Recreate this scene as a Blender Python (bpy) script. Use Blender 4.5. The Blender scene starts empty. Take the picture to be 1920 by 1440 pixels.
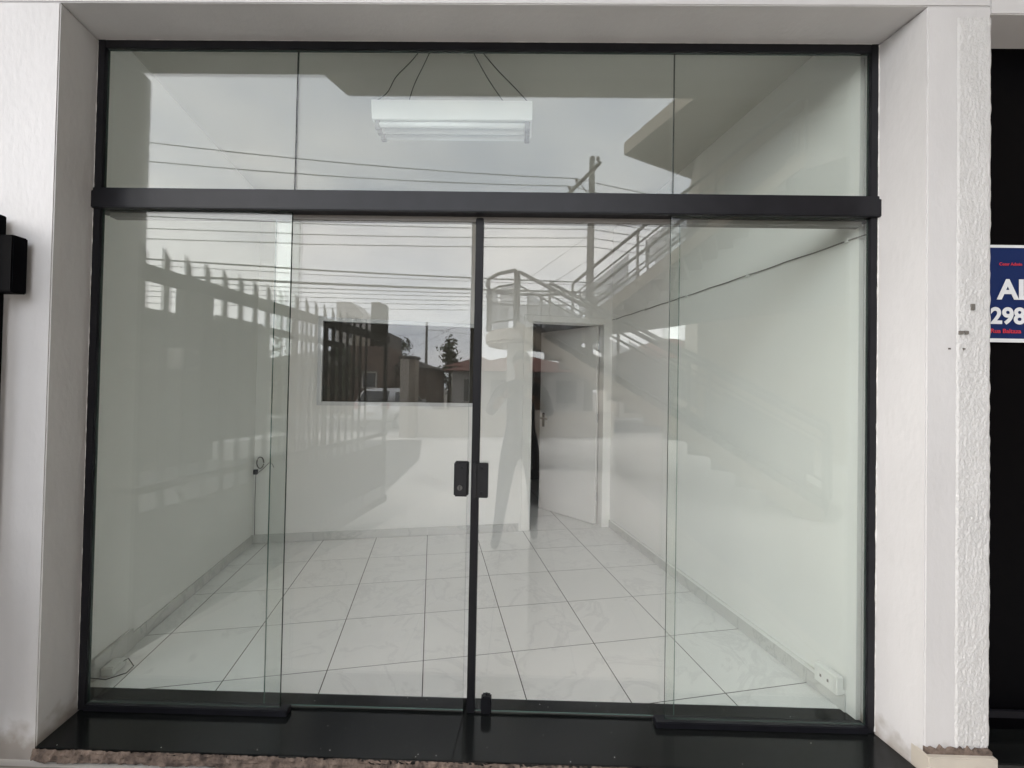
import bpy, bmesh, math, random
from mathutils import Vector, Matrix, noise
R = math.radians
random.seed(7)
sc = bpy.context.scene
col = sc.collection

# ---------------------------------------------------------------- camera
CAM = Vector((0.0, -1.755, 1.378))
yaw, pitch, roll = -0.0147, 0.0133, 0.0182
fwd = Vector((math.sin(yaw)*math.cos(pitch), math.cos(yaw)*math.cos(pitch), math.sin(pitch)))
r0 = Vector((math.cos(yaw), -math.sin(yaw), 0)); u0 = r0.cross(fwd)
rt = math.cos(roll)*r0 + math.sin(roll)*u0; up = -math.sin(roll)*r0 + math.cos(roll)*u0
cd = bpy.data.cameras.new('camera'); cam = bpy.data.objects.new('camera', cd); col.objects.link(cam)
cam.matrix_world = Matrix(((rt.x, up.x, -fwd.x, CAM.x), (rt.y, up.y, -fwd.y, CAM.y), (rt.z, up.z, -fwd.z, CAM.z), (0, 0, 0, 1)))
cd.sensor_width = 36; cd.lens = 785.36/1920*36; cd.clip_start = 0.004; cd.clip_end = 2000
sc.camera = cam

# ---------------------------------------------------------------- sky, sun, exposure
SUN_FROM = Vector((-0.90, -0.13, 0.42)).normalized()
w = bpy.data.worlds.new('World'); sc.world = w; w.use_nodes = True
nt = w.node_tree; nt.nodes.clear()
def N(t, **k):
    n = nt.nodes.new(t)
    for a, b in k.items(): setattr(n, a, b)
    return n
out = N('ShaderNodeOutputWorld'); bg = N('ShaderNodeBackground'); bg.inputs[1].default_value = 0.1
sky = N('ShaderNodeTexSky', sky_type='NISHITA'); sky.sun_disc = False
sky.sun_elevation = math.asin(SUN_FROM.z); sky.sun_rotation = math.atan2(SUN_FROM.x, SUN_FROM.y)
sky.dust_density = 4; sky.air_density = 1.0; sky.ozone_density = 1
tc = N('ShaderNodeTexCoord'); mp = N('ShaderNodeMapping'); mp.inputs['Scale'].default_value = (1.3, 1.3, 3.2)
nz = N('ShaderNodeTexNoise'); nz.inputs['Scale'].default_value = 1.6; nz.inputs['Detail'].default_value = 9; nz.inputs['Roughness'].default_value = 0.55
cr = N('ShaderNodeValToRGB'); cr.color_ramp.elements[0].position = 0.36; cr.color_ramp.elements[1].position = 0.64
cr.color_ramp.elements[0].color = (0.62, 0.655, 0.72, 1); cr.color_ramp.elements[1].color = (1.0, 0.985, 0.96, 1)
gain = N('ShaderNodeMix', data_type='RGBA', blend_type='MULTIPLY'); gain.inputs[0].default_value = 1
gain.inputs[7].default_value = (20.0, 20.0, 20.0, 1)
mx = N('ShaderNodeMix', data_type='RGBA'); mx.inputs[0].default_value = 0.80
nt.links.new(tc.outputs['Generated'], mp.inputs[0]); nt.links.new(mp.outputs[0], nz.inputs[0]); nt.links.new(nz.outputs[0], cr.inputs[0])
nt.links.new(cr.outputs[0], gain.inputs[6]); nt.links.new(sky.outputs[0], mx.inputs[6]); nt.links.new(gain.outputs[2], mx.inputs[7])
nt.links.new(mx.outputs[2], bg.inputs[0]); nt.links.new(bg.outputs[0], out.inputs[0])
sl = bpy.data.lights.new('sun', 'SUN'); sl.energy = 0.8; sl.angle = R(22); sl.color = (1, 0.95, 0.91)
sun = bpy.data.objects.new('sun', sl); col.objects.link(sun); sun.rotation_euler = (-SUN_FROM).to_track_quat('-Z', 'Y').to_euler(); sun.location = (-8, -8, 9)
sc.view_settings.view_transform = 'Standard'; sc.view_settings.look = 'None'; sc.view_settings.gamma = 1
sc.view_settings.use_curve_mapping = False
sc.view_settings.exposure = 1.64
sc.render.engine = 'CYCLES'
cy = sc.cycles
cy.use_denoising = True; cy.max_bounces = 9; cy.diffuse_bounces = 5; cy.glossy_bounces = 4; cy.transmission_bounces = 2; cy.transparent_max_bounces = 14
cy.sample_clamp_indirect = 8; cy.caustics_reflective = False; cy.caustics_refractive = False

# ---------------------------------------------------------------- materials
def nodes(name):
    m = bpy.data.materials.new(name); m.use_nodes = True
    t = m.node_tree; b = t.nodes['Principled BSDF']
    return m, t, b
def pm(name, c, rough=0.6, metal=0.0, var=0.0, vscale=3.0, bump=0.0, bscale=60.0, spec=0.5, rnd=0.0, stain=None, stretch=(1, 1, 1)):
    m, t, b = nodes(name)
    b.inputs['Base Color'].default_value = (*c, 1); b.inputs['Roughness'].default_value = rough
    b.inputs['Metallic'].default_value = metal; b.inputs['Specular IOR Level'].default_value = spec
    tc = t.nodes.new('ShaderNodeTexCoord'); mp = t.nodes.new('ShaderNodeMapping'); mp.inputs['Scale'].default_value = stretch
    t.links.new(tc.outputs['Object'], mp.inputs[0])
    src = None
    if var or stain:
        n = t.nodes.new('ShaderNodeTexNoise'); n.inputs['Scale'].default_value = vscale; n.inputs['Detail'].default_value = 7
        t.links.new(mp.outputs[0], n.inputs[0])
        r = t.nodes.new('ShaderNodeValToRGB'); r.color_ramp.elements[0].position = 0.3; r.color_ramp.elements[1].position = 0.72
        lo = stain if stain else tuple(x*(1-var) for x in c); hi = c if stain else tuple(min(1, x*(1+var*0.6)) for x in c)
        r.color_ramp.elements[0].color = (*lo, 1); r.color_ramp.elements[1].color = (*hi, 1)
        t.links.new(n.outputs[0], r.inputs[0]); src = r.outputs[0]
    if rnd:
        oi = t.nodes.new('ShaderNodeObjectInfo'); hv = t.nodes.new('ShaderNodeHueSaturation'); ma = t.nodes.new('ShaderNodeMapRange')
        ma.inputs[3].default_value = 1-rnd; ma.inputs[4].default_value = 1+rnd
        t.links.new(oi.outputs['Random'], ma.inputs[0]); t.links.new(ma.outputs[0], hv.inputs['Value'])
        if src: t.links.new(src, hv.inputs['Color'])
        else: hv.inputs['Color'].default_value = (*c, 1)
        src = hv.outputs[0]
    if src: t.links.new(src, b.inputs['Base Color'])
    if bump:
        n2 = t.nodes.new('ShaderNodeTexNoise'); n2.inputs['Scale'].default_value = bscale; n2.inputs['Detail'].default_value = 5
        bp = t.nodes.new('ShaderNodeBump'); bp.inputs['Strength'].default_value = bump; bp.inputs['Distance'].default_value = 0.01
        t.links.new(mp.outputs[0], n2.inputs[0]); t.links.new(n2.outputs[0], bp.inputs['Height']); t.links.new(bp.outputs[0], b.inputs['Normal'])
    return m
def glass(name, tint, f0=0.043, dust=0.02):
    m = bpy.data.materials.new(name); m.use_nodes = True; t = m.node_tree; t.nodes.clear()
    def A(k): return t.nodes.new(k)
    o = A('ShaderNodeOutputMaterial'); mixs = A('ShaderNodeMixShader'); tr = A('ShaderNodeBsdfTransparent'); gl = A('ShaderNodeBsdfGlossy')
    tr.inputs[0].default_value = (*tint, 1); gl.inputs['Roughness'].default_value = 0.0; gl.inputs['Color'].default_value = (1, 1, 1, 1)
    g = A('ShaderNodeNewGeometry'); d = A('ShaderNodeVectorMath'); d.operation = 'DOT_PRODUCT'
    t.links.new(g.outputs['Normal'], d.inputs[0]); t.links.new(g.outputs['Incoming'], d.inputs[1])
    def MA(op, a, b=None):
        n = A('ShaderNodeMath'); n.operation = op
        for i, x in enumerate((a, b)):
            if x is None: continue
            if isinstance(x, (int, float)): n.inputs[i].default_value = x
            else: t.links.new(x, n.inputs[i])
        return n.outputs[0]
    c = MA('ABSOLUTE', d.outputs['Value']); p = MA('POWER', MA('SUBTRACT', 1.0, c), 5.0)
    F = MA('ADD', MA('MULTIPLY', p, 1-f0), f0)
    t.links.new(F, mixs.inputs[0]); t.links.new(tr.outputs[0], mixs.inputs[1]); t.links.new(gl.outputs[0], mixs.inputs[2])
    tcn = A('ShaderNodeTexCoord'); mpn = A('ShaderNodeMapping'); mpn.inputs['Scale'].default_value = (1, 1, 0.45)
    nn = A('ShaderNodeTexNoise'); nn.inputs['Scale'].default_value = 5; nn.inputs['Detail'].default_value = 8; nn.inputs['Roughness'].default_value = 0.7
    t.links.new(tcn.outputs['Object'], mpn.inputs[0]); t.links.new(mpn.outputs[0], nn.inputs[0])
    fac = MA('MULTIPLY', MA('POWER', nn.outputs[0], 3.0), dust*4)
    df = A('ShaderNodeBsdfDiffuse'); df.inputs[0].default_value = (0.7, 0.7, 0.68, 1); m2 = A('ShaderNodeMixShader')
    t.links.new(fac, m2.inputs[0]); t.links.new(mixs.outputs[0], m2.inputs[1]); t.links.new(df.outputs[0], m2.inputs[2]); t.links.new(m2.outputs[0], o.inputs[0])
    return m
def tile_mat(name, base, vein, rough):
    m, t, b = nodes(name); tc = t.nodes.new('ShaderNodeTexCoord'); oi = t.nodes.new('ShaderNodeObjectInfo')
    ad = t.nodes.new('ShaderNodeVectorMath'); ad.operation = 'ADD'
    sclr = t.nodes.new('ShaderNodeMath'); sclr.operation = 'MULTIPLY'; sclr.inputs[1].default_value = 40
    t.links.new(oi.outputs['Random'], sclr.inputs[0]); t.links.new(tc.outputs['Object'], ad.inputs[0]); t.links.new(sclr.outputs[0], ad.inputs[1])
    n = t.nodes.new('ShaderNodeTexNoise'); n.inputs['Scale'].default_value = 2.0; n.inputs['Detail'].default_value = 7; n.inputs['Distortion'].default_value = 1.2; n.inputs['Roughness'].default_value = 0.62
    t.links.new(ad.outputs[0], n.inputs[0])
    r = t.nodes.new('ShaderNodeValToRGB'); e = r.color_ramp.elements
    e[0].position = 0.40; e[0].color = (*base, 1); e[1].position = 0.60; e[1].color = (*[x*0.97 for x in base], 1)
    k = r.color_ramp.elements.new(0.495); k.color = (*vein, 1)
    k = r.color_ramp.elements.new(0.47); k.color = (*[x*0.99 for x in base], 1)
    k = r.color_ramp.elements.new(0.52); k.color = (*base, 1)
    t.links.new(n.outputs[0], r.inputs[0]); t.links.new(r.outputs[0], b.inputs['Base Color'])
    b.inputs['Roughness'].default_value = rough
    return m
M = {}
M['plaster'] = pm('white_plaster', (0.575, 0.570, 0.574), 0.85, var=0.09, vscale=2.6, stretch=(1, 1, 0.45), bump=0.16, bscale=45)
def grime(m, h, c):
    t = m.node_tree; b = t.nodes['Principled BSDF']; src = b.inputs['Base Color'].links[0].from_socket
    tc = t.nodes.new('ShaderNodeTexCoord'); sx = t.nodes.new('ShaderNodeSeparateXYZ'); n = t.nodes.new('ShaderNodeTexNoise'); n.inputs['Scale'].default_value = 14; n.inputs['Detail'].default_value = 8
    t.links.new(tc.outputs['Object'], sx.inputs[0]); t.links.new(tc.outputs['Object'], n.inputs[0])
    def MA(op, a, b2):
        q = t.nodes.new('ShaderNodeMath'); q.operation = op
        for i, v in enumerate((a, b2)):
            if isinstance(v, (int, float)): q.inputs[i].default_value = v
            else: t.links.new(v, q.inputs[i])
        return q
    k = MA('SUBTRACT', MA('MULTIPLY', n.outputs[0], h*2.2).outputs[0], sx.outputs[2]); k = MA('MULTIPLY', k.outputs[0], 12.0); k.use_clamp = True
    k = MA('MULTIPLY', k.outputs[0], 0.7)
    mxn = t.nodes.new('ShaderNodeMix'); mxn.data_type = 'RGBA'; mxn.inputs[7].default_value = (*c, 1)
    t.links.new(k.outputs[0], mxn.inputs[0]); t.links.new(src, mxn.inputs[6]); t.links.new(mxn.outputs[2], b.inputs['Base Color'])
grime(M['plaster'], 0.115, (0.26, 0.22, 0.18))
M['plaster_rough'] = pm('rough_white_plaster', (0.57, 0.568, 0.566), 0.85, var=0.06, vscale=20, bump=0.35, bscale=260, stretch=(1, 1, 0.5))
M['interior'] = pm('interior_white_paint', (0.86, 0.855, 0.835), 0.7, var=0.035, vscale=1.5, bump=0.06, bscale=30)
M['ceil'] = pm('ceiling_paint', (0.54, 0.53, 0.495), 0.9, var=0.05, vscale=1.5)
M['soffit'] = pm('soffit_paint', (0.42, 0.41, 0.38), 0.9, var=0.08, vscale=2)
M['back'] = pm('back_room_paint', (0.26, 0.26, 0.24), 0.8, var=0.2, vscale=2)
M['tile'] = tile_mat('white_ceramic_tile', (0.87, 0.865, 0.85), (0.785, 0.78, 0.77), 0.09)
M['skirt'] = tile_mat('skirting_tile', (0.66, 0.655, 0.64), (0.55, 0.55, 0.54), 0.2)
M['grout'] = pm('dark_grout', (0.10, 0.095, 0.09), 0.9)
M['ptile'] = pm('beige_porch_tile', (0.70, 0.645, 0.58), 0.35, var=0.1, vscale=6, rnd=0.05)
M['pgrout'] = pm('porch_grout', (0.26, 0.24, 0.21), 0.9)
M['granite'] = pm('black_granite', (0.009, 0.010, 0.010), 0.16, spec=0.35, var=0.5, vscale=160, bump=0.01, bscale=200)
M['mortar'] = pm('broken_mortar', (0.23, 0.175, 0.142), 0.95, stain=(0.045, 0.033, 0.028), vscale=34, bump=1.0, bscale=60)
M['tan'] = pm('tan_skirting', (0.50, 0.46, 0.40), 0.6, var=0.1, vscale=8)
M['blackal'] = pm('black_aluminium', (0.010, 0.010, 0.013), 0.36, var=0.25, vscale=12, spec=0.26)
M['blackpl'] = pm('black_plastic', (0.008, 0.008, 0.010), 0.42, spec=0.2, bump=0.05, bscale=200)
M['lock'] = pm('lock_black', (0.012, 0.012, 0.014), 0.4, spec=0.25)
M['lockd'] = pm('lock_cylinder', (0.10, 0.10, 0.10), 0.3, metal=1)
M['seal'] = pm('sealant', (0.72, 0.71, 0.69), 0.8, var=0.3, vscale=30)
M['glassg'] = glass('green_tint_glass', (0.942, 0.966, 0.953), 0.045, 0.009)
M['glassc'] = glass('clear_glass', (0.968, 0.970, 0.962), 0.050, 0.006)
M['gedge'] = pm('glass_edge', (0.10, 0.17, 0.15), 0.2)
M['gedged'] = pm('glass_edge_dark', (0.03, 0.045, 0.04), 0.2)
M['white'] = pm('white_enamel', (0.80, 0.80, 0.78), 0.4)
M['doorw'] = pm('door_white_paint', (0.80, 0.785, 0.765), 0.45, var=0.05, vscale=2)
M['framew'] = pm('door_frame_paint', (0.88, 0.87, 0.84), 0.5, var=0.06, vscale=5)
M['bronze'] = pm('dark_bronze', (0.06, 0.05, 0.045), 0.4, metal=0.8)
M['tube'] = pm('fluorescent_tube', (0.85, 0.86, 0.86), 0.25)
M['wire'] = pm('dark_wire', (0.02, 0.02, 0.02), 0.6)
M['greywire'] = pm('grey_cable', (0.22, 0.21, 0.20), 0.6)
M['roomdark'] = pm('dark_room_sheet', (0.060, 0.056, 0.048), 0.6, spec=0.15, var=0.15, vscale=2)  # darkness of the room behind the window, put into one flat colour
M['alum'] = pm('window_aluminium', (0.60, 0.61, 0.62), 0.4, metal=0.3)
M['void'] = pm('black_panel', (0.0015, 0.0015, 0.0022), 0.4, spec=0.03)
M['blue'] = pm('sign_blue', (0.006, 0.020, 0.095), 0.5, spec=0.15)
M['signw'] = pm('sign_white', (0.72, 0.74, 0.76), 0.4)
M['signr'] = pm('sign_red', (0.55, 0.03, 0.06), 0.5)
M['gate'] = pm('dark_gate_paint', (0.004, 0.004, 0.005), 0.6, spec=0.015, var=0.2, vscale=9)
M['conc'] = pm('light_concrete', (0.56, 0.54, 0.51), 0.9, var=0.18, vscale=0.9, bump=0.2, bscale=30)
M['concd'] = pm('pole_concrete', (0.13, 0.122, 0.11), 0.9, var=0.15, vscale=3)
M['asphalt'] = pm('asphalt', (0.055, 0.055, 0.057), 0.9, var=0.2, vscale=1.5, bump=0.3, bscale=120)
M['earth'] = pm('ground_earth', (0.20, 0.18, 0.155), 0.95, var=0.25, vscale=0.3)
M['kerb'] = pm('kerb_stone', (0.36, 0.35, 0.33), 0.9, var=0.15, vscale=3)
M['beige'] = pm('beige_render', (0.32, 0.275, 0.225), 0.9, var=0.1, vscale=1.2)
M['cream'] = pm('cream_render', (0.55, 0.50, 0.44), 0.9, var=0.12, vscale=1)
M['darkwall'] = pm('dark_render', (0.045, 0.045, 0.043), 0.9, var=0.2, vscale=1.2)
M['brown'] = pm('brown_brick_wall', (0.13, 0.085, 0.065), 0.9, var=0.3, vscale=3)
M['roof'] = pm('red_roof_tile', (0.15, 0.058, 0.042), 0.85, var=0.35, vscale=4, bump=0.6, bscale=12)
M['roofb'] = pm('weathered_roof_tile', (0.072, 0.062, 0.052), 0.9, var=0.35, vscale=3, bump=0.6, bscale=12)
M['hwhite'] = pm('house_white', (0.42, 0.40, 0.38), 0.9, var=0.12, vscale=1)
M['pane'] = pm('house_window_pane', (0.03, 0.035, 0.04), 0.12)
M['column'] = pm('white_column_render', (0.80, 0.78, 0.75), 0.9, var=0.1, vscale=2)
M['rail'] = pm('railing_grey_paint', (0.055, 0.055, 0.052), 0.5)
M['step'] = pm('stair_concrete', (0.20, 0.185, 0.165), 0.9, var=0.15, vscale=2)
M['carp'] = pm('silver_car_paint', (0.60, 0.61, 0.62), 0.3, metal=0.25)
M['tyre'] = pm('tyre', (0.02, 0.02, 0.02), 0.9)
M['tail'] = pm('tail_light', (0.35, 0.01, 0.012), 0.25)
M['leaf'] = pm('leaves', (0.035, 0.06, 0.022), 0.7, rnd=0.3)
M['bark'] = pm('bark', (0.07, 0.055, 0.04), 0.95, var=0.3, vscale=8)
M['skin'] = pm('skin', (0.38, 0.24, 0.17), 0.6)
M['shirt'] = pm('dark_shirt', (0.12, 0.125, 0.14), 0.9, var=0.2, vscale=8)
M['jeans'] = pm('dark_jeans', (0.07, 0.08, 0.105), 0.9, var=0.25, vscale=10)
M['shoe'] = pm('dark_shoe', (0.03, 0.028, 0.028), 0.7)
M['hair'] = pm('black_hair', (0.012, 0.010, 0.009), 0.6)
# mesh infill of the stair railing: fine perforated sheet
mm, t, b = nodes('perforated_sheet'); b.inputs['Base Color'].default_value = (0.14, 0.145, 0.15, 1); b.inputs['Roughness'].default_value = 0.6; b.inputs['Alpha'].default_value = 0.45
M['mesh'] = mm

# ---------------------------------------------------------------- mesh helpers
class MB:
    def __init__(s): s.v = []; s.f = []; s.mi = []
    def add(s, vs, fs, mi=0):
        k = len(s.v); s.v += [Vector(x) for x in vs]; s.f += [tuple(i+k for i in q) for q in fs]; s.mi += [mi]*len(fs); return s
    def obox(s, o, a, b, c, mi=0):
        o, a, b, c = Vector(o), Vector(a), Vector(b), Vector(c)
        vs = [o, o+a, o+a+b, o+b, o+c, o+a+c, o+a+b+c, o+b+c]
        return s.add(vs, [(0, 3, 2, 1), (4, 5, 6, 7), (0, 1, 5, 4), (1, 2, 6, 5), (2, 3, 7, 6), (3, 0, 4, 7)], mi)
    def box(s, x0, x1, y0, y1, z0, z1, mi=0):
        return s.obox((x0, y0, z0), (x1-x0, 0, 0), (0, y1-y0, 0), (0, 0, z1-z0), mi)
    def prism(s, poly, z0, z1, mi=0):
        n = len(poly); vs = [(p[0], p[1], z0) for p in poly]+[(p[0], p[1], z1) for p in poly]
        a = sum(poly[i][0]*poly[(i+1) % n][1]-poly[(i+1) % n][0]*poly[i][1] for i in range(n))
        fs = [tuple(range(n))[::-1], tuple(range(n, 2*n))]+[(i, (i+1) % n, n+(i+1) % n, n+i) for i in range(n)]
        if a < 0: fs = [q[::-1] for q in fs]
        return s.add(vs, fs, mi)
    def ext(s, prof, axis0, axis1, d, mi=0):
        # profile points (p,q) on axes 0/1 from origin list of Vectors, extruded by vector d
        n = len(prof); vs = [axis0*p+axis1*q for p, q in prof]; vs = vs+[v+d for v in vs]
        fs = [tuple(range(n))[::-1], tuple(range(n, 2*n))]+[(i, (i+1) % n, n+(i+1) % n, n+i) for i in range(n)]
        return s.add(vs, fs, mi)
    def tube(s, pts, r, n=6, mi=0):
        pts = [Vector(p) for p in pts]; rs = r if isinstance(r, (list, tuple)) else [r]*len(pts); vs = []; fs = []
        prev = None
        for i, p in enumerate(pts):
            d = (pts[min(i+1, len(pts)-1)]-pts[max(i-1, 0)]).normalized()
            ref = Vector((0, 0, 1)) if abs(d.z) < 0.95 else Vector((1, 0, 0))
            a = d.cross(ref).normalized(); b = d.cross(a).normalized()
            for k in range(n):
                t = 2*math.pi*k/n; vs.append(p+(a*math.cos(t)+b*math.sin(t))*rs[i])
        for i in range(len(pts)-1):
            for k in range(n):
                fs.append((i*n+k, i*n+(k+1) % n, (i+1)*n+(k+1) % n, (i+1)*n+k))
        fs += [tuple(range(n))[::-1], tuple(range(len(vs)-n, len(vs)))]
        return s.add(vs, fs, mi)
    def build(s, name, mats, parent=None, bevel=0, smooth=False, seg=2, loc=None):
        if not isinstance(mats, (list, tuple)): mats = [mats]
        off = wl(parent) if parent else (Vector(loc) if loc else Vector(((min(v.x for v in s.v)+max(v.x for v in s.v))/2, (min(v.y for v in s.v)+max(v.y for v in s.v))/2, min(v.z for v in s.v))))
        me = bpy.data.meshes.new(name); me.from_pydata([v-off for v in s.v], [], s.f); me.update()
        for m in mats: me.materials.append(M[m] if isinstance(m, str) else m)
        for p, i in zip(me.polygons, s.mi): p.material_index = i
        bm = bmesh.new(); bm.from_mesh(me)
        bmesh.ops.recalc_face_normals(bm, faces=bm.faces)
        if bevel: bmesh.ops.bevel(bm, geom=[e for e in bm.edges if e.calc_face_angle(0) > 0.5], offset=bevel, segments=seg, affect='EDGES', clamp_overlap=True)
        bm.to_mesh(me); bm.free()
        if smooth:
            for p in me.polygons: p.use_smooth = True
        o = bpy.data.objects.new(name, me); col.objects.link(o)
        if parent: o.parent = parent
        else: o.location = off
        return o
def wl(o):
    v = Vector((0, 0, 0))
    while o: v = v+o.location; o = o.parent
    return v
def tag(o, label=None, cat=None, group=None, kind=None):
    for k, v in (('label', label), ('category', cat), ('group', group), ('kind', kind)):
        if v: o[k] = v
    return o
def thing(name, loc, label, cat, group=None):
    o = bpy.data.objects.new(name, None); o.empty_display_size = 0.1; o.location = loc; col.objects.link(o)
    return tag(o, label, cat, group)
def bx(name, mat, parent, *a, bevel=0, **k): return MB().box(*a).build(name, mat, parent, bevel=bevel, **k)
def share(src, name, parent, wloc):
    o = bpy.data.objects.new(name, src.data); o.parent = parent; o.location = Vector(wloc)-wl(parent); col.objects.link(o); return o
# room frame: the lot runs at an angle to the shop front
A_ = 0.2029; E1 = Vector((math.cos(A_), math.sin(A_), 0)); E2 = Vector((-math.sin(A_), math.cos(A_), 0)); O_ = Vector((0, -1.755, 0))
def rm(u, v, z=0): return O_+E1*u+E2*v+Vector((0, 0, z))
def rbox(mb, u0, u1, v0, v1, z0, z1, mi=0): return mb.obox(rm(u0, v0, z0), E1*(u1-u0), E2*(v1-v0), Vector((0, 0, z1-z0)), mi)
def clip(poly, n, d):
    # keep points with n.p >= d (2D)
    res = []
    for i in range(len(poly)):
        a, b = poly[i], poly[(i+1) % len(poly)]; da = n[0]*a[0]+n[1]*a[1]-d; db = n[0]*b[0]+n[1]*b[1]-d
        if da >= 0: res.append(a)
        if da*db < 0: k = da/(da-db); res.append((a[0]+(b[0]-a[0])*k, a[1]+(b[1]-a[1])*k))
    return res
UL, UR, VB = -1.512, 1.797, 4.02
GZ = -0.042   # level of the porch and street

# ================================================================ ground
STR = Vector((0.985, -0.17, 0)); STN = Vector((-0.17, -0.985, 0))   # street direction and away from the shop
def strip(a0, a1, c, z, name, mat, l=120):
    p = [Vector((0, 0, 0))+STN*a0-STR*l, STN*a0+STR*l, STN*a1+STR*l, STN*a1-STR*l]
    return tag(MB().prism([(q.x, q.y) for q in p], z-0.3, z).build(name, mat, loc=(0, 0, z)), c, None, None, 'structure')
tag(MB().prism([(-500, -500), (500, -500), (500, 500), (-500, 500)], GZ-0.5, GZ-0.16).build('ground', 'earth', loc=(0, 0, GZ-0.16)), 'bare earth ground around the plots', kind='structure')
strip(-1.0, 10.6, 'pale concrete forecourt between the shop and the street', GZ-0.012, 'forecourt', 'conc', 30)
strip(10.6, 11.9, 'grey concrete pavement along the street', GZ-0.008, 'pavement', 'kerb')
strip(11.9, 18.0, 'grey asphalt street', GZ-0.13, 'road', 'asphalt')
strip(18.0, 19.5, 'grey pavement on the far side of the street', GZ-0.008, 'far_pavement', 'kerb')
# tiled porch
porch = tag(MB().prism([(-1.95, -0.215), (1.75, -0.215), (1.75, -5.2), (-0.62, -5.2), (-1.36, -2.62), (-1.95, -2.3)], GZ-0.01, GZ-0.004).build('porch_floor', 'pgrout', loc=(0, 0, GZ-0.004)), 'beige tiled porch floor in front of the shop', kind='structure')
pt = None; ts = 0.45
for i in range(9):
    for j in range(12):
        x = -1.94+i*ts+0.01; y = -0.222-(j+1)*ts
        poly = [(x, y), (x+ts-0.006, y), (x+ts-0.006, y+ts-0.006), (x, y+ts-0.006)]
        q = clip(poly, (-1, 0), -1.745)
        q = clip(q, (0.961, 0.276), 0.961*-1.36+0.276*-2.62) if q else q
        if len(q) < 3: continue
        full = len(q) == 4 and abs(q[0][0]-x) < 1e-5 and abs(q[2][0]-(x+ts-0.006)) < 1e-5 and abs(q[0][1]-y) < 1e-5
        if full and pt: share(pt, 'porch_tile', porch, (x, y, GZ)); continue
        o = MB().prism(q, GZ-0.006, GZ).build('porch_tile', 'ptile', loc=(x, y, GZ)); o.parent = porch; o.location = Vector((x, y, GZ))-wl(porch)
        if full: pt = o

# ================================================================ shop building (outside)
shop = thing('shop_building', (0, 0, GZ), 'white plastered shop building with recessed glass front and thin canopy', 'building')
MB().prism([(-2.6, -0.18), (-1.797, -0.18), (-1.826, 0.0), (-1.826, 0.034), (-2.6, 0.034)], GZ-0.02, 2.846).build('front_pier', 'plaster', shop, bevel=0.004)
MB().prism([(1.513, -0.18), (1.745, -0.18), (1.745, 0.07), (1.480, 0.07), (1.480, 0.0)], GZ-0.02, 2.846).build('front_pier', 'plaster', shop, bevel=0.004)
bx('header_beam', 'plaster', shop, -2.6, 1.745, -0.179, 0.012, 2.847, 4.6, bevel=0.003)
bx('header_beam', 'plaster', shop, 1.7455, 5.2, -0.1785, 0.158, 2.818, 4.6, bevel=0.003)
bx('upper_wall', 'plaster', shop, -4.9, 5.2, -0.172, 0.15, 4.601, 7.6)
MB().prism([(-4.9, -0.171), (-4.9, -2.42), (-2.09, -2.44), (-1.94, -2.80), (5.2, -2.80), (5.2, -0.171)], 4.6005, 4.80).build('canopy_slab', 'soffit', shop)  # height and depth set to keep more sky light off the front
bx('corner_pillar', 'plaster', shop, -4.36, -3.97, -2.60, -2.30, GZ-0.02, 4.6, bevel=0.004)
bx('side_wall', 'plaster', shop, -4.9, -2.6005, -0.170, 0.05, GZ-0.02, 4.6)
# strip of rough troweled plaster on the right pier
mb = MB(); nx, nz_ = 48, 860
for k in range(nz_+1):
    for i in range(nx+1):
        x = 1.620+(1.7445-1.620)*i/nx; z = 0.105+(2.80-0.105)*k/nz_
        h = 0.0032+0.0016*noise.noise(Vector((x*120, 0.0, z*46)))+0.0019*noise.noise(Vector((x*240, 3, z*150)))+0.0010*max(0, noise.noise(Vector((x*90, 8, z*14))))
        edge = min(i, nx-i)/3
        if edge < 1: h *= edge
        jag = noise.noise(Vector((z*26, 1.7, 0)))*0.004 if i in (0, nx) else 0
        zz = z+(noise.noise(Vector((x*60, 0, 7)))*0.02 if k == 0 else 0)
        mb.v.append(Vector((x+jag, -0.1805-h, zz))); 
for k in range(nz_):
    for i in range(nx):
        a = k*(nx+1)+i; mb.f.append((a, a+1, a+nx+2, a+nx+1)); mb.mi.append(0)
mb.build('rough_plaster_strip', 'plaster_rough', shop, smooth=True)
for x, z, a, b_ in ((1.675, 1.714, 0.006, 0.011), (1.633, 1.619, 0.007, 0.006), (1.652, 1.619, 0.006, 0.006), (1.596, 1.559, 0.004, 0.003), (1.643, 1.558, 0.003, 0.003)):
    MB().prism([(x-a, -0.1895 if x > 1.62 else -0.1825), (x+a, -0.1895 if x > 1.62 else -0.1825), (x+a*0.8, -0.17), (x-a, -0.17)], z-b_, z+b_).build('drill_hole', 'concd', shop)
# broken plaster foot and tan skirting block on the right pier
mb = MB(); pts = 22
top = [(1.512+0.235*i/pts, 0.098+noise.noise(Vector((i*0.9, 5, 2)))*0.022) for i in range(pts+1)]
mb.ext([(1.512, 0.07), (1.747, 0.07)]+top[::-1], Vector((1, 0, 0)), Vector((0, 0, 1)), Vector((0, 0.05, 0)))
for v in mb.v: v.y -= 0.1895
mb.build('broken_plaster_edge', 'mortar', shop)
bx('tan_skirting_block', 'tan', shop, 1.505, 1.752, -0.205, -0.1, GZ, 0.078, bevel=0.003)
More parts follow.
